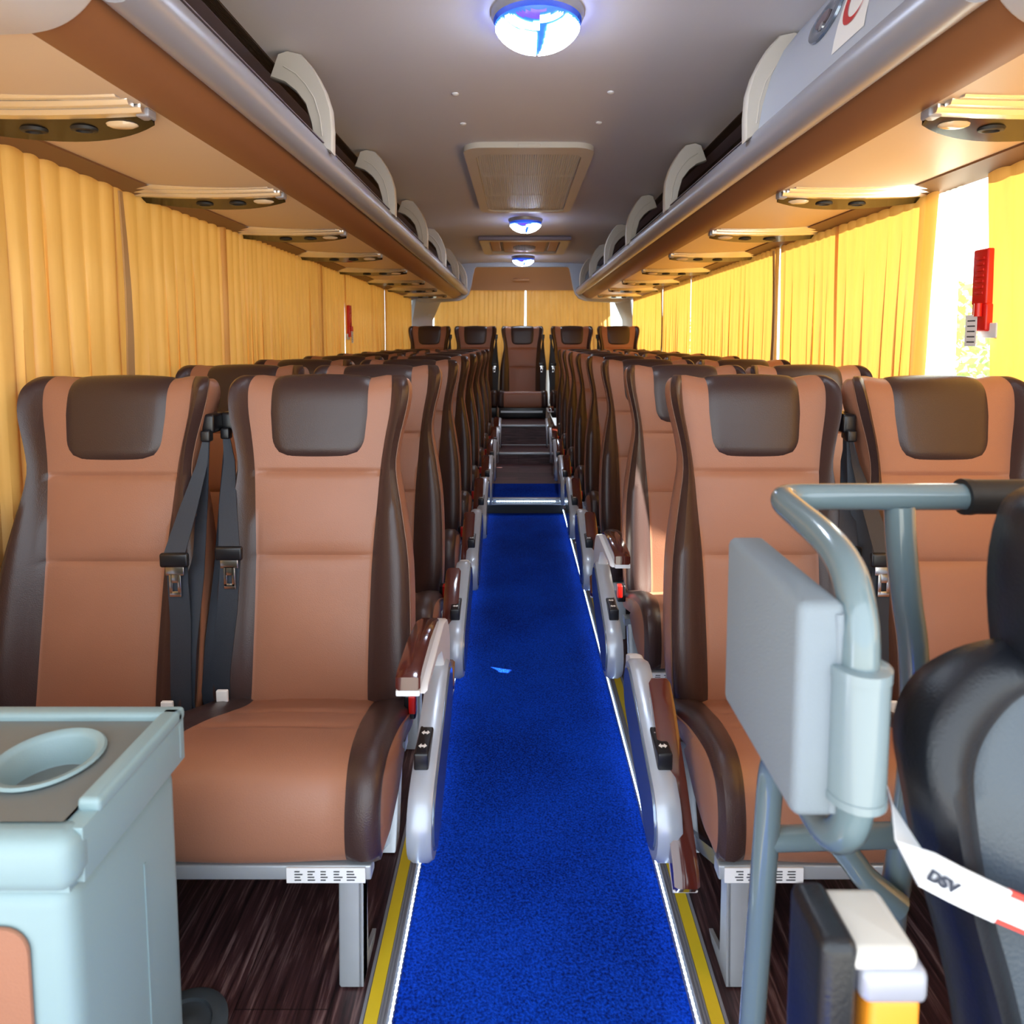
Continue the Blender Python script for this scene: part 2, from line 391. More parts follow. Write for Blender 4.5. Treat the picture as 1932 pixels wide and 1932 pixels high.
# corner pillars of the rear end
for sd, nm in ((-1, 'left'), (1, 'right')):
    b = MB()
    pts = [(1.36, 8.28), (1.2, 8.56), (1.16, 8.68), (1.2, 8.7), (1.40, 8.55), (1.40, 8.28)] if sd < 0 else [(1.38, 8.28), (1.34, 8.62), (1.31, 8.7), (1.37, 8.72), (1.40, 8.6), (1.40, 8.28)]
    r0 = [(X(sd, x), y, .9) for x, y in pts]; r1 = [(X(sd, x), y, 1.45) for x, y in pts]
    r2 = [(X(sd, x-(.12 if i in (1, 2, 3) else .05)), y, 1.72) for i, (x, y) in enumerate(pts)]
    b.loft([r0, r1, r2]); struct(b, 'trim_%d' % (5 if sd < 0 else 6), 'bluegrey')
b = MB(); b.tube([(-.075, 0, .012), (-.03, 0, 0), (.055, 0, 0)], .0085, 10)
o = tag(b.build('curtain_hook', 'ivory', loc=(XC-1.19, 8.5, 1.515)), 'small beige hook beside the left rear window gap', 'hook')

# ------------------------------------------------------------------ luggage racks
tube_c = (.71, 1.80); tr = .046
def arc(c, r, a0, a1, n): return [(c[0]+r*math.cos(math.radians(a0+(a1-a0)*k/n)), c[1]+r*math.sin(math.radians(a0+(a1-a0)*k/n))) for k in range(n+1)]
def bez(p0, p1, p2, n=8): return [((1-t)**2*p0[0]+2*t*(1-t)*p1[0]+t*t*p2[0], (1-t)**2*p0[1]+2*t*(1-t)*p1[1]+t*t*p2[1]) for t in [k/n for k in range(n+1)]]
val_prof = bez((.745, 1.772), (.785, 1.715), (.858, 1.710), 10)
pan_prof = bez((.858, 1.710), (1.07, 1.700), (1.285, 1.718), 10)
YR = 1.14
def band(prof, th, side, y0, y1, m, name, parent, n=1, smooth=True):
    b = MB(); ring = [(X(side, r), z) for r, z in prof]+[(X(side, r), z+th) for r, z in reversed(prof)]
    b.ex(ring, 'y', y0, y1, smooth=smooth); return b.build(name, m, parent)
def reading_unit(Y, side, label):
    t = thing('reading_light_unit', label, 'reading light', (X(side, .858), Y, 1.71), 'overhead reading light units')
    Lx = .52
    def yb(u, a, c): return a+c*(1-(2*u-1)**2)            # bowed line
    def zz(u): return -.004*(1-(2*u-1)**2)
    N = 16
    def stripe(a0, c0, a1, c1, z0, z1, th, m, name, parent, u0=0., u1=1., sm=False):
        b = MB(); rings = []
        for k in range(N+1):
            u = u0+(u1-u0)*k/N; x = side*u*Lx
            rings.append([(x, yb(u, a0, c0), zz(u)+z0), (x, yb(u, a1, c1), zz(u)+z1), (x, yb(u, a1, c1), zz(u)+z1+th), (x, yb(u, a0, c0), zz(u)+z0+th)])
        b.loft(rings, smooth=sm); return b.build(name, m, parent)
    for q, (a0, c0, a1, c1, u0, u1) in enumerate(((-.112, .0, -.092, .002, .05, .955), (-.084, .004, -.060, .006, .03, .975), (-.052, .008, -.018, .012, .01, .99))):
        zt = -.001-.006*q
        stripe(a0, c0, a0+.005, c0, zt+.004, zt-.004, .03, 'rib', 'rib', t, u0, u1)
        stripe(a0+.005, c0, a1, c1, zt-.004, zt-.002, .03, 'rib', 'rib', t, u0, u1)
    stripe(-.095, .0, -.018, .012, .002, -.012, .03, 'rubber', 'groove', t, .04, .98)
    p = stripe(-.018, .012, .0, .118, -.014, -.028, .045, 'gblack', 'control_panel', t, .012, .988)
    b = MB(); b.box(side*.0, side*.03, -.03, .004, -.02, .0, .004); b.build('end_cap', 'tube', t)
    b = MB(); b.lathe([(.0, -.012), (.02, -.012), (.03, -.008), (.034, 0)], (0, 0, 0), 20); o = b.build('reading_lens', 'clear', p)
    o.location = (side*.088, .022, -.0175); o.scale = (1.15, .55, 1.0)
    b = MB(); b.lathe([(.0, -.006), (.014, -.006), (.018, -.012), (.026, -.010), (.03, 0)], (0, 0, 0), 20); o = b.build('air_nozzle', 'rubber', p)
    o.location = (side*.19, .045, -.020); o.scale = (1.1, .75, .8)
    o = MB().lathe([(.0, -.006), (.014, -.006), (.018, -.012), (.026, -.010), (.03, 0)], (0, 0, 0), 20).build('air_nozzle', 'rubber', p)
    o.location = (side*.31, .05, -.021); o.scale = (1.1, .75, .8)
    return t
ORD = ['first', 'second', 'third', 'fourth', 'fifth', 'sixth', 'seventh', 'eighth']
for side, nm in ((-1, 'left'), (1, 'right')):
    rk = thing('luggage_rack', 'long overhead luggage rack with silver front rail above the %s seats' % nm, 'luggage rack', (X(side, .858), YR, 1.71))
    rk.location = (0, 0, 0)
    band(pan_prof, .012, side, YR, Y1, 'panel', 'underside_panel', rk)
    band(val_prof, .012, side, YR, Y1, 'valance', 'valance', rk)
    b = MB(); ring = [(X(side, r), z) for r, z in arc(tube_c, tr, 0, 345, 23)]
    b.ex(ring, 'y', YR, Y1, smooth=True); b.build('front_rail', 'tube', rk)
    prof = [(.73, 1.79), (1.0, 1.775), (1.33, 1.79), (1.375, 1.9), (1.35, 2.02), (1.2, 2.09), (.955, 2.112)]
    band(prof, .01, side, YR, Y1, 'rackin', 'lining', rk)
    band([(.905, 2.117), (.957, 2.108)], .01, side, YR, Y1, 'mauve', 'upper_trim', rk)
    b = MB()
    b.ex([(X(side, .86), 2.128), (X(side, .907), 2.122), (X(side, .907), 2.135), (X(side, .86), 2.14)], 'y', Y0, Y1)
    for k in range(9):
        r = .862+k*.005; b.box(X(side, r), X(side, r+.0025), Y0, Y1, 2.118, 2.13)
    b.build('air_grille', 'grille', rk)
    # front end cap that closes the rack towards the windscreen
    prof2 = [(r, z-.01) for r, z in pan_prof[::-1]]+[(r-.006, z-.01) for r, z in val_prof[::-1]]+arc(tube_c, tr+.008, 215, 30, 10)+[(.80, 2.05), (.86, 2.12), (1.3, 2.1), (1.38, 1.8)]
    b = MB(); b.ex([(X(side, r), z) for r, z in prof2], 'y', .3, YR, bev=.012, smooth=True); b.build('end_cap', 'white', rk)
    band([(1.283, 1.712), (1.38, 1.692)], .012, side, YR-.5, Y1, 'strip', 'curtain_rail', rk)
    # arc brackets
    ys = [2.23, 3.34, 4.5, 5.62, 6.8, 7.9] if side < 0 else [2.1, 3.23, 4.35, 5.43, 6.55, 7.6]
    outer = [(.650, 1.805), (.648, 1.88), (.652, 1.945), (.668, 2.0), (.69, 2.045), (.715, 2.085), (.745, 2.118), (.79, 2.128), (.82, 2.118)]
    inner = [(.848, 2.045), (.80, 2.028), (.765, 2.0), (.735, 1.96), (.718, 1.90), (.709, 1.84)]
    for yb_ in ys:
        b = MB(); b.ex([(X(side, r), z) for r, z in outer+inner], 'y', yb_-.022, yb_+.022, bev=.008, smooth=False)
        mid = [((a[0]*.45+c_[0]*.55), (a[1]*.45+c_[1]*.55)) for a, c_ in zip(outer[1:7], inner[::-1][:6])]
        b.tube([(X(side, r), yb_-.0225, z) for r, z in mid], .0022, 6)
        b.build('support_bracket', 'ivory', rk)
    band([(.675, 1.836), (.72, 1.842)], .003, side, YR if side < 0 else 2.1, Y1, 'mauve', 'rail_lip', rk)
UY = [1.56, 2.40, 3.23, 4.07, 4.95, 5.87, 6.75, 7.65]
for side, nm in ((-1, 'left'), (1, 'right')):
    for k, y in enumerate(UY):
        reading_unit(y-.03, side, 'crescent reading light and air unit under the %s rack, %s back from the camera' % (nm, ORD[k]))
# locker door on the right rack, with its latch and the red crescent sticker
dp = [(.688, 1.835), (.698, 1.90), (.722, 1.985), (.758, 2.06), (.812, 2.128)]
dr = thing('locker_door', 'pale curved overhead locker door with metal latch above the right rail', 'locker door', (0, 0, 0))
def door_pt(t):
    t = t*(len(dp)-1); i = min(int(t), len(dp)-2); f = t-i
    return (dp[i][0]*(1-f)+dp[i+1][0]*f, dp[i][1]*(1-f)+dp[i+1][1]*f)
band([door_pt(k/12) for k in range(13)], .012, 1, YR, 2.08, 'bluegrey', 'door_skin', dr)
def on_door(t, y, off=.0):
    r, z = door_pt(t); r2, z2 = door_pt(min(1, t+.02)); d = Vector((r2-r, z2-z)).normalized()
    return (X(1, r)-d.y*off, y, z+d.x*off+.0125)
b = MB(); rings = []
for rad, off in ((1, 0.001), (.97, .007), (.8, .010), (.62, .009), (.5, .004)):
    rings.append([on_door(.50+.16*rad*math.sin(a), 1.715+.085*rad*math.cos(a), off) for a in [2*PI*k/24 for k in range(24)]])
b.loft(rings, True, True); o = b.build('latch', 'cover', dr)
b = MB(); b.cyl(on_door(.42, 1.705, .004), on_door(.42, 1.705, .012), .011, 16); b.build('lock', 'chrome', o)
b = MB(); rings = [[on_door(.50+.06*math.cos(a), 1.725+.035*math.sin(a), of) for a in [2*PI*k/16 for k in range(16)]] for of in (.003, .0085)]
b.loft(rings); b.build('finger_pull', 'mauve', o)
def patch(ts, ys, off, n=6):
    b = MB(); vs = [on_door(ts[0]+(ts[1]-ts[0])*i/n, ys[0]+(ys[1]-ys[0])*j/n, off) for i in range(n+1) for j in range(n+1)]
    b.add(vs, [(i*(n+1)+j, i*(n+1)+j+1, (i+1)*(n+1)+j+1, (i+1)*(n+1)+j) for i in range(n) for j in range(n)]); return b
st = patch((.07, .78), (1.465, 1.612), .0015).build('sticker', 'paper', dr)
b = MB(); vs = []; N = 24; AL = .325      # crescent, thick towards the rear, open towards the front
for k in range(N+1):
    a = math.radians(-148+296*k/N); vs.append(on_door((.135+.062*math.sin(a))/AL, 1.540+.056*math.cos(a), .0030))
for k in range(N+1):
    a = math.radians(-138+276*k/N); vs.append(on_door((.135+.050*math.sin(a))/AL, 1.529+.046*math.cos(a), .0030))
b.add(vs, [(k, k+1, N+2+k, N+1+k) for k in range(N)])
b.build('red_crescent', 'red', st)

# ------------------------------------------------------------------ ceiling fittings
def lamp(y, label):
    t = thing('ceiling_lamp', label, 'ceiling lamp', (.056, y, 2.155), 'round ceiling lamps')
    R = .13
    b = MB(); b.lathe([(R+.006, .004), (R+.006, -.012), (R, -.026), (R-.006, -.020), (R-.008, .004)], (0, 0, 0), 48); b.build('rim', 'tube', t)
    def dome(x, yy, off=0):
        q = min(1, math.hypot(x, yy)/R); return -.018-.088*math.sqrt(max(0, 1-q*q*.98))-off
    b = MB(); rings = [[(R*.985*q*math.cos(a), R*.985*q*math.sin(a), dome(R*q*math.cos(a), R*q*math.sin(a))) for a in [2*PI*k/40 for k in range(40)]] for q in (.98, .9, .75, .55, .3, .05)]
    b.loft(rings, True, True); b.build('lens', 'lensblue', t)
    def region(test, name, m, off):
        b = MB(); n = 72; idx = {}
        def vid(i, j):
            if (i, j) not in idx:
                x = -R+2*R*i/n; yy = -R+2*R*j/n; idx[(i, j)] = len(b.v); b.v.append((x, yy, dome(x, yy, off)))
            return idx[(i, j)]
        for i in range(n):
            for j in range(n):
                x = -R+2*R*(i+.5)/n; yy = -R+2*R*(j+.5)/n
                if math.hypot(x, yy) < R*.945 and test(x/R, yy/R):
                    b.f.append((vid(i, j), vid(i+1, j), vid(i+1, j+1), vid(i, j+1))); b.m.append(0); b.s.append(True)
        return b.build(name, m, t)
    # y positive = away from camera = lower in the picture
    region(lambda x, yy: x < -.04 and yy > -.60-.08*x, 'left_diffuser', 'lamp', .002)
    region(lambda x, yy: yy > -.72 and x > max(.03, .20-.14*(yy+.72)), 'right_diffuser', 'lamp', .002)
    region(lambda x, yy: (-.80-.07*x < yy < -.65-.08*x) if x < .02 else (-.90+.10*x < yy < -.77), 'bar_diffuser', 'lamp2', .002)
    region(lambda x, yy: yy < (-.84-.07*x if x < .02 else -.93+.06*x), 'night_light', 'purple', .001)
    return t
lamp(2.02, 'large round lit ceiling lamp with violet segment nearest the camera')
lamp(5.36, 'round lit ceiling lamp just behind the large perforated grille')
lamp(7.74, 'round lit ceiling lamp behind the roof vent, nearest the rear window')

def rrect(x0, x1, y0, y1, r, n=6):
    out = []
    for cx, cy, a0 in ((x1-r, y1-r, 0), (x0+r, y1-r, 90), (x0+r, y0+r, 180), (x1-r, y0+r, 270)):
        out += [(cx+r*math.cos(math.radians(a0+90*k/n)), cy+r*math.sin(math.radians(a0+90*k/n))) for k in range(n+1)]
    return out
h = thing('ceiling_grille', 'large ivory perforated air grille on the ceiling between the first two lamps', 'air grille', (.052, 4.15, 2.155))
def ringplate(outer, inner, z0, z1, b):
    n = len(outer)
    b.loft([[(x, y, z0) for x, y in outer], [(x, y, z1) for x, y in outer], [(x, y, z1) for x, y in inner], [(x, y, z0) for x, y in inner], [(x, y, z0) for x, y in outer]], False, False, 0, False)
b = MB(); ringplate(rrect(-.325, .325, -.86, .80, .10), rrect(-.27, .27, -.74, .75, .07), .0, -.028, b)
b.build('frame', 'ivory', h)
b = MB(); b.box(-.055, .055, -.862, -.845, -.024, -.008, .003); b.build('catch', 'ivory', h)
b = MB(); b.box(-.272, .272, -.745, .755, -.004, .0); b.build('backing', 'grille', h)
b = MB()
for k in range(45): b.box(-.268+k*.012, -.268+k*.012+.0072, -.74, .75, -.018, -.006)
for y in (-.26, .25): b.box(-.27, .27, y-.004, y+.004, -.0195, -.006)
y = -.73
while y < .745: b.box(-.268, .268, y, y+.006, -.0165, -.008); y += .02
b.build('slats', 'ivory', h)
v = thing('roof_vent', 'wide recessed roof vent with a small round louvre between the far lamps', 'roof vent', (.06, 6.75, 2.15))
b = MB(); ringplate(rrect(-.425, .425, -.55, .5, .05), rrect(-.34, .34, -.44, .42, .04), .0, -.035, b); b.build('frame', 'ivory', v)
b = MB(); b.box(-.43, .43, -.58, -.54, -.04, .0, .012); b.build('front_lip', 'mauve', v)
b = MB(); b.box(-.345, .345, -.45, .43, -.006, -.001); b.build('recess', 'mauve', v)
b = MB(); b.box(-.21, .21, -.44, .36, -.026, -.006, .008); b.box(-.33, -.24, -.44, .3, -.024, -.006, .006); b.box(.24, .33, -.44, .3, -.024, -.006, .006); b.build('cover_panel', 'beige_bulk', v)
b = MB()
for k in range(15):
    x = -.105+k*.015; hh = math.sqrt(max(.001, .115**2-x*x)); b.box(x-.0045, x+.0045, -hh*1.6, hh*1.6, -.030, -.024)
b.build('louvre', 'grille', v)
b = MB(); b.box(-.10, .10, .24, .33, -.0275, -.026); lb = b.build('warning_label', 'red', v)
b = MB()
for q, (x0, x1) in enumerate(((-.09, -.05), (-.04, .03), (.04, .09))): b.box(x0, x1, .265, .275, -.0285, -.0275); b.box(x0, x1-.01, .295, .305, -.0285, -.0275)
b.build('print', 'paper', lb)
for x, y, lab in ((-.245, 2.656, 'tiny white ceiling stud left of centre, nearer the big lamp'), (.356, 2.639, 'tiny white ceiling stud right of centre, nearer the big lamp'), (-.244, 3.013, 'tiny white ceiling stud left of centre, nearer the large grille'), (.354, 2.999, 'tiny white ceiling stud right of centre, nearer the large grille')):
    b = MB(); b.lathe([(.014, .004), (.013, -.003), (.008, -.006), (.001, -.007)], (0, 0, 0), 20)
    tag(b.build('ceiling_stud', 'white', loc=(x, y, 2.152)), lab, 'ceiling stud', 'ceiling studs')

# ------------------------------------------------------------------ curtains
def curtain(p0, p1, ztop, zbot, label, skew0=0., skew1=0., pleat=.07, amp=.016, seed=1, inward=1, group=None, hang=.0):
    """p0,p1 (x,y) ends of the rail; skew = how far the lower ends drift along the rail"""
    rnd = random.Random(seed); p0 = Vector(p0); p1 = Vector(p1); L = (p1-p0).length; d = (p1-p0)/L; nrm = Vector((-d.y, d.x))*inward
    nf = max(3, int(L/pleat)); us = [0.0]; widths = [rnd.uniform(.75, 1.25) for _ in range(nf)]; tot = sum(widths)
    for w in widths: us.append(us[-1]+w/tot)
    cols = []       # each pleat: slow rise then sharp return
    for k in range(nf):
        u0, u1 = us[k], us[k+1]; w = u1-u0; A = amp*rnd.uniform(.7, 1.25)
        for f, a in ((0, 0), (.08, .55), (.2, .9), (.4, 1.0), (.62, .75), (.82, .35), (.95, .02)): cols.append((u0+w*f, a*A, rnd.uniform(-.35, .35)*w))
    cols.append((1, 0, 0)); rows = 14; vs = []; n = len(cols)
    for i in range(rows+1):
        t = i/rows; z = ztop+(zbot-ztop)*t
        for (u, a, dr_) in cols:
            s_ = u*L+(skew0*(1-u)+skew1*u)*t+dr_*L*t*min(1, 6*u, 6*(1-u))*1.0
            aa = a*(.6+.5*t)+.004*math.sin(9*t+u*40)*t
            p = p0+d*s_+nrm*(aa+hang*math.sin(PI*t)); vs.append((p.x, p.y, z))
    b = MB(); b.add(vs, [(i*n+j, i*n+j+1, (i+1)*n+j+1, (i+1)*n+j) for i in range(rows) for j in range(n-1)], 0, True)
    return tag(b.build('curtain', 'curtain'), label, 'curtain', group)
xl, xr = X(-1, 1.362), X(1, 1.362)
G = 'golden side curtains'
LC = [(.2, 2.2, 0, 0, 'front most golden curtain on the left, beside the first seat row'),
      (2.19, 3.02, .0, 0, 'narrow golden curtain on the left beside the second and third seat rows'),
      (2.97, 4.49, .0, .0, 'wide golden curtain on the left, ending before the left red hammer'),
      (4.44, 5.08, 0, -.05, 'short golden curtain on the left just in front of the left red hammer'),
      (5.05, 6.01, .03, 0, 'golden curtain on the left just behind the left red hammer'),
      (5.97, 6.6, 0, -.03, 'golden curtain on the left ending at the thin bright slit'),
      (6.58, 8.2, .01, 0, 'rear most golden curtain on the left side wall')]
for k, (a, c_, s0, s1, lab) in enumerate(LC):
    curtain((xl-.006*(k % 2), a), (xl-.006*(k % 2), c_), 1.70, .37, lab, s0, s1, .072 if k < 2 else .06, .017, 10+k, inward=-1, group=G)
RC = [(.2, 2.03, 0, -.12, 'front most sunlit curtain on the right, partly hiding the red hammer strip'),
      (2.26, 2.97, .07, -.05, 'sunlit golden curtain on the right just behind the open window gap'),
      (2.94, 3.60, .0, -.05, 'sunlit golden curtain on the right ending at the white topped pillar gap'),
      (3.615, 5.44, .0, .0, 'wide sunlit curtain on the right behind the white topped pillar gap'),
      (5.455, 6.49, .0, .0, 'sunlit golden curtain on the right behind the green slit'),
      (6.52, 8.2, .0, 0, 'rear most sunlit curtain on the right side wall')]
for k, (a, c_, s0, s1, lab) in enumerate(RC):
    curtain((xr, a), (xr, c_), 1.70, .37, lab, s0, s1, .075, .014, 40+k, inward=1, group=G)
curtain((-1.11, 8.78), (.085, 8.74), 1.85, .8, 'left golden curtain across the rear window', 0, -.02, .06, .012, 60, inward=-1, group='rear window curtains')
curtain((.105, 8.74), (1.20, 8.78), 1.85, .8, 'right golden curtain across the rear window', .0, .05, .06, .012, 61, inward=-1, group='rear window curtains')
# curtain tie straps; the last strip is added to imitate a pillar shade band
for x, y, lab in ((xl+.024, 2.19, 'grey curtain tie strap on the left wall between the first two curtains'), (xr-.02, 3.64, 'brown curtain tie strap hanging at the right pillar behind the second seat row'), (xr-.02, 6.47, 'added strip imitating the olive shade band at the rear right pillar')):
    b = MB(); sg = 1 if x < 0 else -1; rings = []
    for k in range(9):
        t = k/8; w = .008+.012*math.sin(PI*t*.8); z = 1.68-1.25*t; xx = x+.012*math.sin(5*t)
        rings.append([(xx, y-w, z), (xx, y+w, z), (xx+sg*.006, y+w, z), (xx+sg*.006, y-w, z)])
    b.loft(rings); tag(b.build('curtain_tie', 'tie'), lab, 'curtain tie')
# window gap pillar trim on the right
o = curtain((xr+.018, 2.165), (xr+.018, 2.35), 1.70, .6, 'narrow white sheer curtain edge in the right window gap', .0, .03, .03, .008, 77, inward=1)
o.data.materials.clear(); o.data.materials.append(M['sheer'])
# emergency hammers
def hammer(x, y, z0, z1, side, lab):
    t = thing('emergency_hammer', lab, 'emergency hammer', (x, y, z0))
    H = z1-z0
    b = MB(); b.box(-.012, .012, -.032, .032, 0, H*.34, .006); b.box(-.012, .012, -.028, .036, H*.32, H, .006); b.build('holder', 'red', t)
    b = MB()
    for k in range(7): b.box(-side*.0155, -side*.011, -.016, .02, H*(.45+.07*k), H*(.45+.07*k)+.008, .001)
    b.build('rib', 'red', t)
    b = MB(); b.tube([(-side*.02, -.01, H*.18), (-side*.02, -.01, H*.34)], .011, 10); b.build('handle', 'red', t)
    b = MB(); b.box(-side*.014, -side*.016, .0, .05, -.045, .05); lb = b.build('tag', 'paper', t)
    b = MB()
    for k in range(5): b.box(-side*.0165, -side*.016, .006, .04, .03-k*.016, .034-k*.016)
    b.build('print', 'print', lb)
    b = MB(); b.box(side*.001, side*.012, -.06, .02, -.02, .025, .004); b.build('bracket', 'white', t)
hammer(1.392, 2.0, 1.225, 1.47, 1, 'red emergency hammer strip in the open gap of the right window')
hammer(-1.285, 5.06, 1.22, 1.46, -1, 'red emergency hammer strip between the left curtains')

# ------------------------------------------------------------------ passenger seats
def catmull(tab, sub):
    out = []
    n = len(tab)
    for i in range(n-1):
        p0, p1, p2, p3 = tab[max(0, i-1)], tab[i], tab[i+1], tab[min(n-1, i+2)]
        for k in range(sub):
            t = k/sub
            out.append(tuple(.5*((2*b)+(-a+c)*t+(2*a-5*b+4*c-d)*t*t+(-a+3*b-3*c+d)*t**3) for a, b, c, d in zip(p0, p1, p2, p3)))
    out.append(tab[-1]); return out
BK = [(.255, .462, .215, .150, .08, .01), (.275, .455, .238, .148, .12, .025), (.32, .460, .25, .146, .13, .035), (.42, .478, .252, .146, .135, .04), (.52, .498, .250, .147, .13, .04),
      (.64, .522, .242, .150, .125, .038), (.76, .548, .222, .158, .115, .034), (.86, .568, .205, .165, .105, .030), (.93, .580, .212, .174, .10, .036),
      (1.0, .592, .228, .186, .10, .042), (1.04, .600, .235, .190, .10, .038), (1.066, .610, .235, .190, .09, .030), (1.083, .626, .229, .187, .068, .020), (1.092, .648, .218, .182, .036, .010), (1.090, .668, .200, .170, .008, .0)]
def back_levels(tab, sub=3, creases=(.64, .85)):
    lv = catmull(tab, sub); out = []
    for a, b in zip(lv, lv[1:]):
        out.append(a)
        if b[0] > a[0]:
            for cz in creases:
                for q in (cz-.014, cz-.006, cz, cz+.006, cz+.014):
                    if a[0] < q < b[0]:
                        t = (q-a[0])/(b[0]-a[0]); out.append(tuple(x+(y-x)*t for x, y in zip(a, b)))
    out.append(lv[-1]); return out
def back_mesh(tab, sc, creases=(.64, .85), sub=3, wid=1.0):
    lv = back_levels(tab, sub, creases); b = MB(); n = None; rings = []
    for (z, y, h_, t, T, w) in lv:
        h_ *= wid
        cr = sum(.007*math.exp(-((z-c)/.007)**2) for c in creases)
        lo = [q for q in creases if q <= z]; puff = 0
        if z < 1.02: puff = .010*abs(math.sin(PI*(z-.27)/.37)) if z < .64 else (.009*abs(math.sin(PI*(z-.64)/.21)) if z < .85 else 0)
        half = [(0, y+cr-puff, 0), (t*.35, y+cr-puff*.95, 0), (t*.7, y+cr*.95-puff*.6, 0), (t*.94, y+cr*.7-puff*.1, .0), (t, y+cr*.3, 0),
                (t+(h_-t)*.22, y-w*.45, .0), (t+(h_-t)*.5, y-w*.95, 0), (t+(h_-t)*.76, y-w*1.08, 0), (h_-.006, y-w*.85, 0), (h_, y-w*.45, 0),
                (h_+.001, y-w*.3, 0), (h_+.004, y+T*.35, 0), (h_-.002, y+T*.75, 0), (h_-.03, y+T, 0), (0, y+T+.01, 0)]
        zb = .008*max(0, min(1, (z-1.0)/.06))
        ring = []
        for k, (x, yy, _) in enumerate(half): ring.append((x, yy, z+(zb if 3 <= k <= 9 else 0)))
        for k in range(len(half)-2, 0, -1): x, yy, _ = half[k]; ring.append((-x, yy, z+(zb if 3 <= k <= 9 else 0)))
        rings.append(ring)
    nh = 15; cm = [0]*4+[1]*5+[1]+[0]*3+[2]
    cm = [3 if (q == 0 and k > 8) else q for k, q in enumerate(cm)]; colm = cm+cm[::-1]; n = len(rings[0])
    mi = [colm[j] for i in range(len(rings)-1) for j in range(n)]
    vs = [p for r in rings for p in r]
    b.add(vs, [(i*n+j, i*n+(j+1) % n, (i+1)*n+(j+1) % n, (i+1)*n+j) for i in range(len(rings)-1) for j in range(n)], mi, True)
    b.f.append(tuple(range(n))); b.m.append(2); b.s.append(False)
    b.f.append(tuple(range(len(b.v)-n, len(b.v)))); b.m.append(0); b.s.append(True)
    return b, lv
def pad_mesh(lv, z0=.865, wmax=.135, wid=1.0, off=.011):
    i0 = next(i for i, l in enumerate(lv) if l[0] >= z0); L = lv[i0:-1]; b = MB(); rows = []
    dist = [0]
    for a, c in zip(L, L[1:]): dist.append(dist[-1]+math.hypot(c[0]-a[0], c[1]-a[1]))
    D = dist[-1]; K = 8
    pts = []; fine = 24
    for k in range(fine+1):
        t = (k/fine)**.85*D if k < fine else D
        i = max(j for j in range(len(dist)) if dist[j] <= t+1e-9); i = min(i, len(L)-2); f = (t-dist[i])/max(1e-9, dist[i+1]-dist[i])
        z = L[i][0]+(L[i+1][0]-L[i][0])*f; y = L[i][1]+(L[i+1][1]-L[i][1])*f
        dz = L[i+1][0]-L[i][0]; dy = L[i+1][1]-L[i][1]; l = math.hypot(dz, dy); ny, nz = -dz/l, dy/l
        rc = .055; w = (wmax-.012+.012*min(1, t/.12)) - (rc-math.sqrt(max(0, rc*rc-(rc-t)**2)) if t < rc else 0)
        w = max(.05, w)*wid
        et = min(1, t/.012)
        row = []
        for j in range(-K, K+1):
            u = j/K; e = min(1, (1-abs(u))*K*.9)*min(1, et); o = off*(.45+.55*(1-u*u))*e-.004*(1-e)
            row.append((w*u, y+ny*o, z+nz*o))
        rows.append(row)
    b.add([p for r in rows for p in r], [(i*(2*K+1)+j, i*(2*K+1)+j+1, (i+1)*(2*K+1)+j+1, (i+1)*(2*K+1)+j) for i in range(fine) for j in range(2*K)], 0, True)
    return b
CU = [(.06, .235), (.012, .232), (-.006, .25), (-.012, .29), (-.008, .335), (.006, .372), (.035, .395), (.085, .402), (.16, .388), (.25, .362), (.34, .328), (.43, .296), (.50, .280), (.51, .25), (.48, .235)]
def cushion_mesh(H=.262, shift=0.0):
    lv = catmull(CU, 7); b = MB(); rings = []; C = (.24, .30)
    for i, (y, z) in enumerate(lv):
        a = lv[max(0, i-1)]; c = lv[min(len(lv)-1, i+1)]; dy, dz = c[0]-a[0], c[1]-a[1]; l = math.hypot(dy, dz) or 1; ny, nz = -dz/l, dy/l
        top = 1 if z > .27 and i > 14 else 0
        t = .198-.045*max(0, min(1, y/.4)); h_ = H-.012*max(0, min(1, (y-.05)/.4))
        cr = .009*(math.exp(-((y-.20)/.010)**2)+math.exp(-((y-.33)/.010)**2))*top
        w = .012 if z > .25 else .002
        def P(x, o): return (x, y+ny*o, z+nz*o)
        def Cn(x, f): return (x, y+(C[0]-y)*f, z+(C[1]-z)*f)
        half = [P(0, -cr*1.2+.004), P(t*.4, -cr*1.1+.003), P(t*.8, -cr*.6), P(t, -.001), P(t+(h_-t)*.2, w*.6), P(t+(h_-t)*.5, w), P(t+(h_-t)*.82, w*.8), P(h_-.002, -.002), P(h_, -.012), Cn(h_+.004, .22), Cn(h_+.006, .5), Cn(h_+.004, .97)]
        rings.append([(x+shift, yy, zz) for x, yy, zz in ([(-q[0], q[1], q[2]) for q in half[:0:-1]]+half)])
    n = len(rings[0]); cm = [0]*3+[1]*5+[0]*3
    colm = cm[::-1]+cm
    mi = [colm[j] for i in range(len(rings)-1) for j in range(n-1)]
    b.add([p for r in rings for p in r], [(i*n+j, i*n+j+1, (i+1)*n+j+1, (i+1)*n+j) for i in range(len(rings)-1) for j in range(n-1)], mi, True)
    return b
def stadium(c0, r0, c1, r1, n=10):
    d = Vector(c1)-Vector(c0); a = math.atan2(d.y, d.x); out = []
    for k in range(n+1): t = a+PI/2+PI*k/n; out.append((c0[0]+r0*math.cos(t), c0[1]+r0*math.sin(t)))
    for k in range(n+1): t = a-PI/2+PI*k/n; out.append((c1[0]+r1*math.cos(t), c1[1]+r1*math.sin(t)))
    return out
def rot(p, piv, a):
    y, z = p[0]-piv[0], p[1]-piv[1]; return (piv[0]+y*math.cos(a)-z*math.sin(a), piv[1]+y*math.sin(a)+z*math.cos(a))
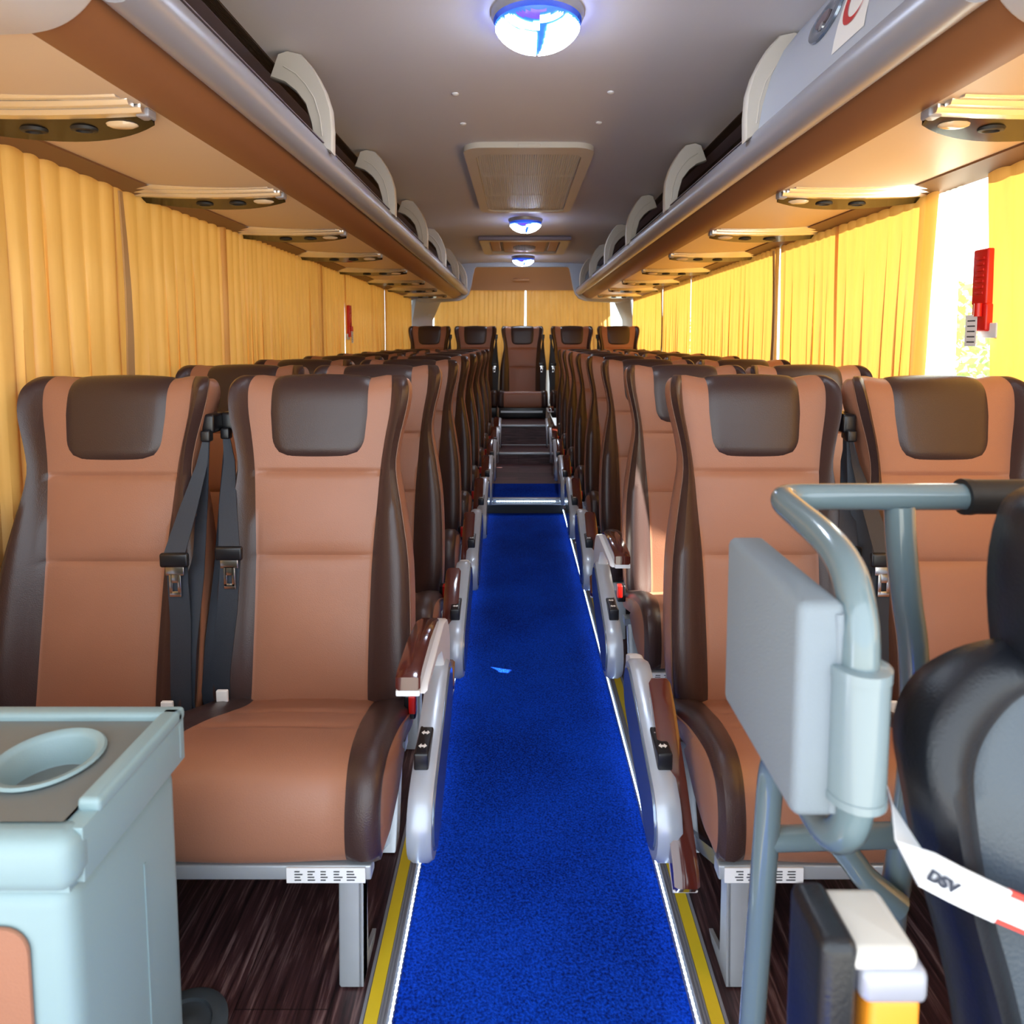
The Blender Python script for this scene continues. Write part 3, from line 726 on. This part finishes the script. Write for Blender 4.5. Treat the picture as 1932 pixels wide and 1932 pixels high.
def armrest(root, m, up, x0=.318):
    """m: +1 aisle on +x. local coordinates of the seat"""
    t = bpy.data.objects.new('armrest', None); COL.objects.link(t); t.parent = root
    hx0, hx1 = m*(x0-.008), m*(x0+.040)
    b = MB(); b.ex(stadium((.128, .240), .088, (.385, .345), .080), 'x', hx0, hx1, bev=.012, smooth=True); b.build('housing', 'silver', t)
    b = MB(); b.ex(stadium((.132, .242), .072, (.382, .344), .064), 'x', m*(x0+.036), m*(x0+.044), bev=.004, smooth=True); b.build('side_cover', 'cover', t)
    b = MB(); b.box(m*(x0-.004), m*(x0+.026), .12, .22, .33, .366, .004); cb = b.build('control_buttons', 'black', t)
    b = MB()
    for yy in (.132, .178):
        xa = m*(x0+.011); b.add([(xa-.009, yy+.014, .367), (xa-.003, yy+.022, .367), (xa-.003, yy+.006, .367)], [(0, 1, 2)])
        b.add([(xa+.009, yy+.014, .367), (xa+.003, yy+.022, .367), (xa+.003, yy+.006, .367)], [(0, 1, 2)]); b.box(xa-.003, xa+.003, yy+.011, yy+.017, .3665, .367)
    b.build('arrow_marks', 'paper', cb)
    piv = (.495, .385); ang = 0 if up else math.radians(57)
    R_ = lambda pts: [rot(p, piv, ang) for p in pts]
    arm = [(.50, .34), (.515, .42), (.49, .47), (.45, .505), (.38, .525), (.10, .525), (.085, .512), (.26, .50), (.33, .475), (.37, .43), (.375, .37), (.40, .33)]
    if not up: arm = [(.50, .34), (.50, .39), (.45, .412), (.40, .415), (.36, .40), (.38, .34)]; ang = 0
    b = MB(); b.ex([rot(p, piv, ang) for p in arm], 'x', m*(x0-.002), m*(x0+.030), bev=.006, smooth=True); b.build('arm', 'white', t)
    pad = [(.075, .522), (.078, .548), (.10, .556), (.22, .560), (.34, .548), (.39, .532), (.37, .522)]; low = [(.075, .512), (.075, .523), (.36, .523), (.36, .512)]
    if up: PP, LL = pad, low
    else:                                       # folded down: the pad hangs in front of the housing
        o_ = Vector((.012, .165)); e_ = (Vector((.265, .425))-o_)/.30; nn = Vector((-e_.y, e_.x)).normalized()
        g = lambda p: tuple(o_+e_*(p[0]-.075)+nn*(p[1]-.522)); PP, LL = [g(p) for p in pad], [g(p) for p in low]
    b = MB(); b.ex(PP, 'x', m*(x0-.030), m*(x0+.018), bev=.008, smooth=True); b.build('armrest_pad', 'wood_gloss', t)
    b = MB(); b.ex(LL, 'x', m*(x0-.029), m*(x0+.017), bev=.002); b.build('pad_trim', 'white', t)
    return t
def belt(root, m, dx_t, dx_b, mt=.25):
    """belt on the inner side; m gives the sign of the inner side"""
    t = bpy.data.objects.new('seat_belt', None); COL.objects.link(t); t.parent = root
    def ribbon(b, pts, th=.003):
        rings = []
        for (x, y, z, w, tw) in pts:
            c_, s_ = math.cos(tw), math.sin(tw)
            rings.append([(x-w/2*c_, y-w/2*s_, z), (x+w/2*c_, y+w/2*s_, z), (x+w/2*c_, y+w/2*s_+th, z), (x-w/2*c_, y-w/2*s_+th, z)])
        b.loft(rings)
    xm = m*mt
    b = MB(); b.box(xm-.017, xm+.017, .59, .66, .955, 1.005, .008); b.box(xm-.012, xm+.012, .575, .60, .935, .965, .005); b.build('belt_guide', 'black', t)
    b = MB(); xt, xb = m*dx_t, m*dx_b
    ribbon(b, [(xm, .585, .945, .016, .5), (xm+(xt-xm)*.25, .565, .88, .026, .35), (xm+(xt-xm)*.6, .50, .78, .042, .15), (xt, .445, .69, .050, .05)])
    b.build('upper_strap', 'belt', t)
    b = MB(); ribbon(b, [(xm, .590, .945, .016, -.5), (xm+(xb-xm)*.4, .55, .80, .034, -.3), (xb+.01, .475, .62, .050, -.15), (xb, .440, .45, .048, .12), (xb-.004, .425, .33, .052, .1), (xb, .43, .235, .052, 0)])
    ribbon(b, [(xt, .452, .66, .046, .2), (xt+(xb-xt)*.3, .448, .52, .050, .0), (xt+(xb-xt)*.6, .425, .38, .050, -.05), (xt+(xb-xt)*.7, .42, .25, .05, .0)])
    b.build('lower_strap', 'belt', t)
    b = MB(); b.box(xt-.034, xt+.034, .436, .450, .655, .690, .006); b.build('slider', 'black', t)
    b = MB(); b.box(xt-.022, xt+.022, .4405, .4440, .635, .658, .002); b.box(xt-.014, xt-.006, .4405, .4440, .59, .64, .001); b.box(xt+.006, xt+.014, .4405, .4440, .59, .64, .001); b.box(xt-.014, xt+.014, .4405, .4440, .583, .596, .001); b.box(xt-.01, xt+.01, .4405, .444, .617, .64, .001)
    b.build('tongue', 'chrome', t)
    b = MB(); b.box(xb-m*.03-.014, xb-m*.03+.014, .398, .408, .275, .345, .003); b.build('anchor_tag', 'paper', t)
def seat(kind, m, up=False, wid=1.0):
    """m: sign of the aisle direction"""
    r = thing('passenger_seat', '', 'seat')
    bm, lv = back_mesh(BK, None, wid=wid); bk0 = bm.build('backrest', ['tan', 'dark', 'shell', 'tan'], r)
    sm = MB(); nr = 28
    for cidx, sx in ((10, .0012), (nr-10, -.0012)):
        P = [bm.v[i*nr+cidx] for i in range(2, len(lv)-3)]
        sm.tube([(x+sx, y-.0005, z) for x, y, z in P], .0016, 5)
    sm.build('seam_piping', 'seam', bk0)
    pad_mesh(lv, wid=wid).build('headrest_pad', 'pad', r)
    sh = m*.012 if kind == 'aisle' else 0.0
    cushion_mesh(.262*wid, sh).build('seat_cushion', ['tan', 'dark'], r)
    b = MB()
    ext = .30 if kind == 'window' else .255
    b.box(-m*ext, m*.255, .0, .03, .200, .228, .003); b.box(-.2, -.16, .03, .48, .205, .228); b.box(.16, .2, .03, .48, .205, .228); b.box(-m*ext, m*.25, .40, .44, .19, .215)
    f = b.build('seat_frame', 'alu', r)
    if kind == 'aisle':
        b = MB(); b.box(m*.10, m*.245, -.004, -.001, .198, .227); lb = b.build('label_sticker', 'paper', f)
        b = MB()
        for q in range(5):
            for k in range(4): b.box(m*(.115+q*.024), m*(.115+q*.024+.018*random.uniform(.5, 1)), -.0048, -.004, .203+k*.0055, .205+k*.0055)
        b.build('print', 'print', lb)
        b = MB(); b.ex([(-.012, 0), (.02, 0), (.035, .20), (.0, .20)], 'x', m*.195, m*.24, bev=.004); b.ex([(-.012, 0), (.08, 0), (.10, .01), (.03, .03), (.03, .2), (0, .2)], 'x', m*.232, m*.24)
        b.build('leg', 'alu', r)
        b = MB(); b.ex([(.40, .195), (.43, .195), (.36, 0), (.31, 0)], 'x', m*.20, m*.24, bev=.003); b.build('leg', 'alu', r)
        b = MB(); b.ex([(.33, .01), (.35, .03), (.05, .20), (.03, .18)], 'x', m*.21, m*.225); b.build('leg_brace', 'cover', r)
        armrest(r, m, up, .320 if m > 0 else .318)
        b = MB(); b.box(m*.252, m*.280, .375, .405, .285, .345, .005); bk = b.build('belt_buckle', 'black', r)
        b = MB(); b.box(m*.264, m*.281, .369, .392, .302, .346, .003); b.build('release_button', 'red', bk)
        belt(r, -m, .185, .225, .245)
    else:
        b = MB(); b.box(m*.02, m*.10, -.004, -.001, .202, .225); lb = b.build('label_sticker', 'paper', f)
        b = MB(); b.box(m*.03, m*.045, -.0048, -.004, .207, .220); b.build('print', 'print', lb)
        belt(r, m, .215, .235, .235)
    return r
protos = {}
for sd in (-1, 1):
    wid = 1.0 if sd < 0 else .94
    protos[(sd, 'window')] = seat('window', -sd, wid=wid)
    protos[(sd, 'aisle', True)] = seat('aisle', -sd, True, wid)
    protos[(sd, 'aisle', False)] = seat('aisle', -sd, False, wid)
used = set()
def place(key, loc, label, group):
    p = protos[key]
    o = p if key not in used else copy_tree(p)
    used.add(key); o.location = loc; o['label'] = label; o['group'] = group; return o
YS = [1.15+.715*k for k in range(8)]
UPS = {-1: {0}, 1: {1, 7}}
for k, y in enumerate(YS):
    for sd, nm in ((-1, 'left'), (1, 'right')):
        xa, xw = (-.527, -1.035) if sd < 0 else (.625, 1.088)
        up = k in UPS[sd]
        extra = ('armrest up' if up else 'armrest down')
        place((sd, 'aisle', up), (xa, y, 0.004), 'brown leather aisle seat, %s, in the %s row %s of the aisle' % (extra, ORD[k], nm), '%s aisle seats' % nm)
        place((sd, 'window'), (xw, y-(.05 if k == 0 else 0), .004), 'brown leather window seat in the %s row beside the %s curtains' % (ORD[k], nm), '%s window seats' % nm)
# rear bench row of five
RX = [-1.005, -.485, .045, .605, 1.132]
RL = ['far left rear row seat in the left back corner', 'rear row seat second from the left, left of the middle rear seat', 'middle rear seat facing straight down the aisle above the steps', 'rear row seat second from the right, right of the middle rear seat', 'far right rear row seat in the right back corner']
rz = .255
for k in range(5):
    r = thing('rear_seat', 'brown leather '+RL[k], 'seat', (RX[k], 6.92, rz), 'rear row seats')
    bsrc = protos[(-1, 'window')]
    for ch in bsrc.children:
        if ch.name.split('.')[0] in ('backrest', 'headrest_pad', 'seat_cushion', 'seat_belt'):
            c_ = copy_tree(ch, r)
            if ch.name.startswith('seat_belt') and k > 2: c_.scale = (-1, 1, 1)
    b = MB(); b.box(-.25, .25, .02, .5, .125 if 1 <= k <= 3 else -.25, .232, .004); b.build('seat_base', 'black', r)
    if k == 2:
        b = MB(); b.box(-.23, .21, .005, .02, .18, .2); b.build('base_rail', 'alu', r)

# ------------------------------------------------------------------ console with cup holder
cs = thing('service_console', 'grey green plastic console with a cup holder in front of the left seats', 'console', (-.77, .80, 0))
cx0, cx1, cy0, cy1 = -.40, .268, -.105, .130
b = MB(); b.box(cx0, cx1, cy0, cy1, 0, .585, .022); b.build('body', 'console', cs)
b = MB(); b.box(cx0, cx1, cy0, cy1, .583, .602); b.box(cx0-.004, cx1+.010, cy0-.012, cy0+.036, .585, .652, .020)
b.box(cx0-.004, cx1+.010, cy1-.016, cy1+.004, .585, .650, .008); b.box(cx1-.016, cx1+.0095, cy0+.012, cy1+.004, .585, .650, .0015); b.box(cx0-.004, cx0+.02, cy0+.004, cy1+.004, .585, .650, .008)
b.build('lid', 'console', cs)
b = MB(); b.box(cx0+.02, cx1+.012, cy1-.018, cy1+.006, .645, .664, .006); b.box(cx1-.016, cx1+.012, cy0+.04, cy1, .645, .664, .006); b.build('lid_rim', 'console', cs)
# tray with cup hole
hc = (.158, .022); hr = .062
b = MB(); n = 48; outer = []; inner = []
def rect_at(a):
    dx, dy = math.cos(a), math.sin(a); t = min(((cx1-.016-hc[0]) if dx > 0 else (hc[0]-cx0-.02))/max(1e-6, abs(dx)), ((cy1-.018-hc[1]) if dy > 0 else (hc[1]-cy0-.018))/max(1e-6, abs(dy)))
    return (hc[0]+dx*t, hc[1]+dy*t)
A = sorted([2*PI*k/n for k in range(n)]+[math.atan2(sy, sx) % (2*PI) for sx, sy in ((cx1-.016-hc[0], cy1-.018-hc[1]), (cx0+.02-hc[0], cy1-.018-hc[1]), (cx0+.02-hc[0], cy0+.018-hc[1]), (cx1-.016-hc[0], cy0+.018-hc[1]))])
n = len(A)
ro = [(*rect_at(a), .6535) for a in A]; ri = [(hc[0]+hr*math.cos(a), hc[1]+hr*math.sin(a), .6535) for a in A]
b.loft([ro, ri], False, False, 0, False); b.build('tray', 'console_top', cs)
b = MB(); prof = [(hr-.004, -.002), (hr+.004, .004), (hr+.001, .007), (hr-.006, .006), (hr-.010, 0), (hr-.012, -.035), (hr-.014, -.038)]
rings = [[(hc[0]+r*math.cos(2*PI*k/40), hc[1]+r*math.sin(2*PI*k/40), .6535+z) for k in range(40)] for r, z in prof]
b.loft(rings, False, False); b.build('cup_holder', 'console', cs)
b = MB(); b.lathe([(hr-.008, 0), (hr-.008, .0005)], (hc[0], hc[1], .616), 40); b.build('cup_floor', 'console_top', cs)
b = MB(); b.ex(rrect(cx0+.03, .222, .02, .545, .03), 'y', cy0-.001, cy0-.006, bev=.002); b.build('front_panel', 'tan', cs)
b = MB(); b.box(cx1-.0005, cx1+.0015, .035, .038, .10, .50); b.build('side_seam', 'console', cs)
b = MB(); b.lathe([(.075, 0), (.075, .012), (.066, .018), (.05, .018), (.048, .012), (.03, .012), (.02, .02), (.001, .02)], (0, 0, 0), 40)
tag(b.build('floor_disc', 'dgreyrub', loc=(-.583, 1.055, 0)), 'dark grey round rubber plate on the wood floor beside the console', 'floor plate')

# ------------------------------------------------------------------ grab rail
def smooth(pts, n=6):
    return [Vector(p) for p in catmull([tuple(p) for p in pts], n)]
gr = thing('grab_rail', 'grey green tubular grab rail frame in front of the right seats', 'grab rail', (0, 0, 0))
R1 = .0175
b = MB(); b.tube(smooth([(.70, .85, .996), (.56, .85, .996), (.40, .85, .996), (.352, .845, .996), (.338, .825, .995), (.335, .78, .992), (.333, .70, .985), (.328, .645, .972), (.322, .612, .945), (.320, .60, .91), (.320, .60, .86)]), R1, 16); b.build('top_tube', 'teal', gr)
b = MB(); b.tube(smooth([(.322, .60, .80), (.321, .60, .755), (.317, .608, .725), (.313, .635, .706), (.320, .72, .695), (.336, .80, .672), (.346, .848, .640), (.348, .868, .60), (.345, .87, .52), (.340, .87, .40), (.333, .87, .229), (.327, .87, .02)]), R1, 16); b.build('front_post', 'teal', gr)
b = MB(); b.cyl((.321, .60, .772), (.321, .60, .892), .0265, 32); b.tube([(.321, .60, .886), (.321, .60, .896), (.321, .60, .897)], [.0275, .0275, .024], 32); b.tube([(.321, .60, .765), (.321, .60, .773)], [.0275, .0275], 32); b.build('sleeve', 'sleeve', gr)
b = MB(); b.cyl((.585, .85, .996), (.86, .85, .996), .0225, 24); b.tube([(.578, .85, .996), (.588, .85, .996)], [.0235, .0235], 24); b.build('grip', 'rubber', gr)
b = MB(); b.tube(smooth([(.497, .85, .985), (.502, .85, .93), (.512, .85, .86), (.524, .85, .79), (.533, .855, .70), (.536, .86, .60), (.534, .87, .50), (.53, .88, .35), (.525, .88, .02)]), .0185, 16); b.build('rear_post', 'teal', gr)
b = MB(); b.cyl((.345, .87, .508), (.535, .87, .514), .0165, 16); b.build('lower_tube', 'teal', gr)
b = MB(); b.tube(smooth([(.44, .87, .51), (.46, .862, .485), (.48, .855, .46), (.52, .845, .43)]), .0175, 16); b.build('diagonal_tube', 'teal', gr)
pad = thing('padded_board', 'grey fabric covered board hanging inside the grab rail loop', 'padded board', (0, 0, 0))
b = MB(); b.box(.262, .308, .60, .815, .742, .955, .010); b.build('cushion', 'fabric', pad)
b = MB(); b.tube([(.300, .602, .75), (.302, .603, .80), (.300, .604, .86), (.303, .603, .90), (.300, .602, .945)], .005, 8); b.build('welt', 'fabric', pad)

# ------------------------------------------------------------------ driver seat
ds = thing('driver_seat', 'black leather driver seat with grey centre, half cut off at the right', 'driver seat', (.665, .0, 0))
DT = [(.30, .56, .20, .15, .05, .01), (.40, .56, .215, .17, .07, .02), (.52, .56, .232, .19, .07, .025), (.60, .57, .246, .205, .07, .025), (.68, .58, .266, .225, .07, .025), (.76, .59, .280, .235, .07, .025), (.80, .60, .282, .230, .07, .02), (.835, .61, .272, .205, .065, .015), (.862, .62, .246, .16, .06, .01), (.885, .63, .205, .06, .045, .005), (.897, .65, .16, .02, .01, .0)]
bm, lv = back_mesh(DT, None, creases=(), sub=4); bm.build('backrest', ['dgrey', 'dblack', 'dblack', 'dblack'], ds)
HT = [(.85, .622, .155, .09, .07, .0), (.88, .610, .168, .10, .09, .01), (.96, .606, .174, .11, .10, .015), (1.02, .61, .166, .10, .095, .012), (1.045, .618, .150, .08, .08, .006), (1.06, .632, .11, .06, .05, .0), (1.064, .648, .07, .04, .01, 0)]
bm, lv = back_mesh(HT, None, creases=(), sub=3); bm.build('headrest', ['dblack', 'dblack', 'dblack', 'dblack'], ds)
CT = catmull([(.35, .28), (.16, .26), (.10, .30), (.10, .38), (.16, .42), (.35, .42), (.52, .41), (.56, .36), (.50, .28)], 3)
b = MB(); rings = []
for x, f in ((-.25, .80), (-.245, .92), (-.22, 1.0), (0, .97), (.22, 1.0), (.245, .92), (.25, .80)):
    rings.append([(x, .33+(y-.33)*f, .34+(z-.34)*f) for y, z in CT])
b.loft(rings); b.build('seat_cushion', 'dblack', ds)
b = MB(); b.box(-.18, .18, .18, .5, .0, .27, .02); b.build('pedestal', 'black', ds)
# lap and shoulder strap with printed letters, white then red
sb = bpy.data.objects.new('seat_belt', None); COL.objects.link(sb); sb.parent = ds
def strap(pts, w, m, name, par):
    b = MB(); rings = []; P = [Vector(p) for p in pts]
    for i, p in enumerate(P):
        d = (P[min(i+1, len(P)-1)]-P[max(0, i-1)]).normalized(); u = Vector((d.z*-1, 0, d.x)).normalized()*w/2; o_ = Vector((0, .003, 0))
        rings.append([p-u, p+u, p+u+o_, p-u+o_])
    b.loft(rings, smooth=False); return b.build(name, m, par)
sp = [(-.290, .64, .745), (-.303, .60, .742), (-.309, .565, .740), (-.306, .546, .736), (-.285, .541, .727), (-.262, .540, .716), (-.242, .541, .706)]
ss = strap(sp, .032, 'strapw', 'white_strap', sb)
rp = [(-.242, .541, .706), (-.20, .543, .686), (-.10, .548, .645), (.1, .55, .58), (.25, .56, .53)]
strap([(x, y+.0015, z) for x, y, z in rp], .032, 'strapr', 'red_strap', sb)
strap(rp, .022, 'strapw', 'white_strap', sb)
tcv = bpy.data.curves.new('letters', 'FONT'); tcv.body = 'DSV'; tcv.size = .014; tcv.extrude = .0006; tcv.align_x = 'CENTER'; tcv.align_y = 'CENTER'; tcv.offset = .0006
to = bpy.data.objects.new('tmp_letters', tcv); COL.objects.link(to)
bpy.context.view_layer.update()
me = bpy.data.meshes.new_from_object(to.evaluated_get(bpy.context.evaluated_depsgraph_get()))
bpy.data.objects.remove(to); me.materials.clear(); me.materials.append(M['screen'])
lt = bpy.data.objects.new('letters', me); COL.objects.link(lt); lt.parent = ss
lt.location = (-.296, .5405, .7300); lt.rotation_euler = (PI/2, math.radians(24), math.radians(-12))
# armrest of the driver seat (towards the camera)
ar = bpy.data.objects.new('armrest', None); COL.objects.link(ar); ar.parent = ds
ox = -.665
b = MB(); b.box(.262+ox, .328+ox, .500, .568, .684, .704, .009); o = b.build('armrest_pad', 'ivory', ar)
b = MB(); b.box(.246+ox, .278+ox, .498, .568, .56, .712, .010); b.build('armrest_side', 'dblack', ar)
b = MB(); b.box(.279+ox, .334+ox, .496, .53, .660, .690, .008); b.build('armrest_collar', 'tube', ar)
b = MB(); b.box(.286+ox, .328+ox, .497, .525, .54, .666, .006); b.build('armrest_lever', 'orange', ar)
b = MB(); b.box(.262+ox, .300+ox, .52, .568, .30, .69, .008); b.box(.262+ox, .42+ox, .50, .56, .30, .35, .01); b.build('armrest_bracket', 'dblack', ar)

# ------------------------------------------------------------------ outside
b = MB(); b.box(-60, 60, -40, 60, -1.25, -1.2); struct(b, 'ground', 'ground')
def bush(cx, cy, cz, rx, ry, rz_, n, seed, label):
    t = thing('leafy_bush', label, 'bush', (cx, cy, -1.2), 'bushes outside')
    rnd = random.Random(seed); b = MB()
    for k in range(n):
        th = rnd.uniform(0, 2*PI); ph = math.acos(rnd.uniform(-1, 1)); q = rnd.uniform(.55, 1)
        c_ = Vector((rx*q*math.sin(ph)*math.cos(th), ry*q*math.sin(ph)*math.sin(th), cz+1.2+rz_*q*math.cos(ph)))
        u = Vector((rnd.gauss(0, 1), rnd.gauss(0, 1), rnd.gauss(0, 1))).normalized(); v_ = u.cross(Vector((rnd.gauss(0, 1), rnd.gauss(0, 1), rnd.gauss(0, 1)))).normalized(); s_ = rnd.uniform(.08, .16)
        b.add([c_-u*s_, c_+v_*s_*.5, c_+u*s_, c_-v_*s_*.5], [(0, 1, 2, 3)])
    b.build('foliage', 'leaf', t)
    b = MB(); b.tube([(0, 0, 0), (.05, 0, cz+1.0)], [.12, .05], 8); b.build('trunk', 'trunk', t)
bush(8.2, 12.6, .7, 2.2, 2.4, 1.75, 2600, 3, 'bright green bush outside seen through the open right window gap')
bush(8.5, 31, .6, 2.8, 5, 2.0, 1500, 4, 'green bush farther back outside the right windows')

# ------------------------------------------------------------------ light
w = bpy.data.worlds.new('sky'); scene.world = w; w.use_nodes = True
bg = w.node_tree.nodes['Background']; bg.inputs['Color'].default_value = (.82, .91, 1.0, 1); bg.inputs['Strength'].default_value = 3.2
sl = bpy.data.lights.new('sun', 'SUN'); sl.energy = 36; sl.angle = math.radians(.6); sl.color = (1, .95, .86)
so = bpy.data.objects.new('sun', sl); COL.objects.link(so)
so.rotation_euler = Vector((-1, .205, -.8)).to_track_quat('-Z', 'Y').to_euler()

# ------------------------------------------------------------------ camera
F = 1250.0; pitch = math.radians(4.5)
cam = bpy.data.cameras.new('camera'); co = bpy.data.objects.new('camera', cam); COL.objects.link(co); scene.camera = co
co.location = (0, 0, 1.2); co.rotation_euler = (PI/2-pitch, 0, 0)
cam.sensor_width = 36; cam.sensor_fit = 'HORIZONTAL'; cam.lens = F/1932*36
cam.shift_x = -12/1932; cam.shift_y = -(966-(641+F*math.tan(pitch)))/1932
cam.clip_start = .02; cam.clip_end = 300
cam.dof.use_dof = True; cam.dof.focus_distance = 2.1; cam.dof.aperture_fstop = 5.6

vs_ = scene.view_settings; vs_.view_transform = 'Standard'; vs_.look = 'None'; vs_.gamma = 1; vs_.exposure = 0.3; vs_.use_curve_mapping = False
try:
    scene.cycles.use_denoising = True; scene.cycles.max_bounces = 10; scene.cycles.diffuse_bounces = 6; scene.cycles.transparent_max_bounces = 12
    scene.cycles.sample_clamp_indirect = 8; scene.cycles.caustics_reflective = False; scene.cycles.caustics_refractive = False
except Exception: pass
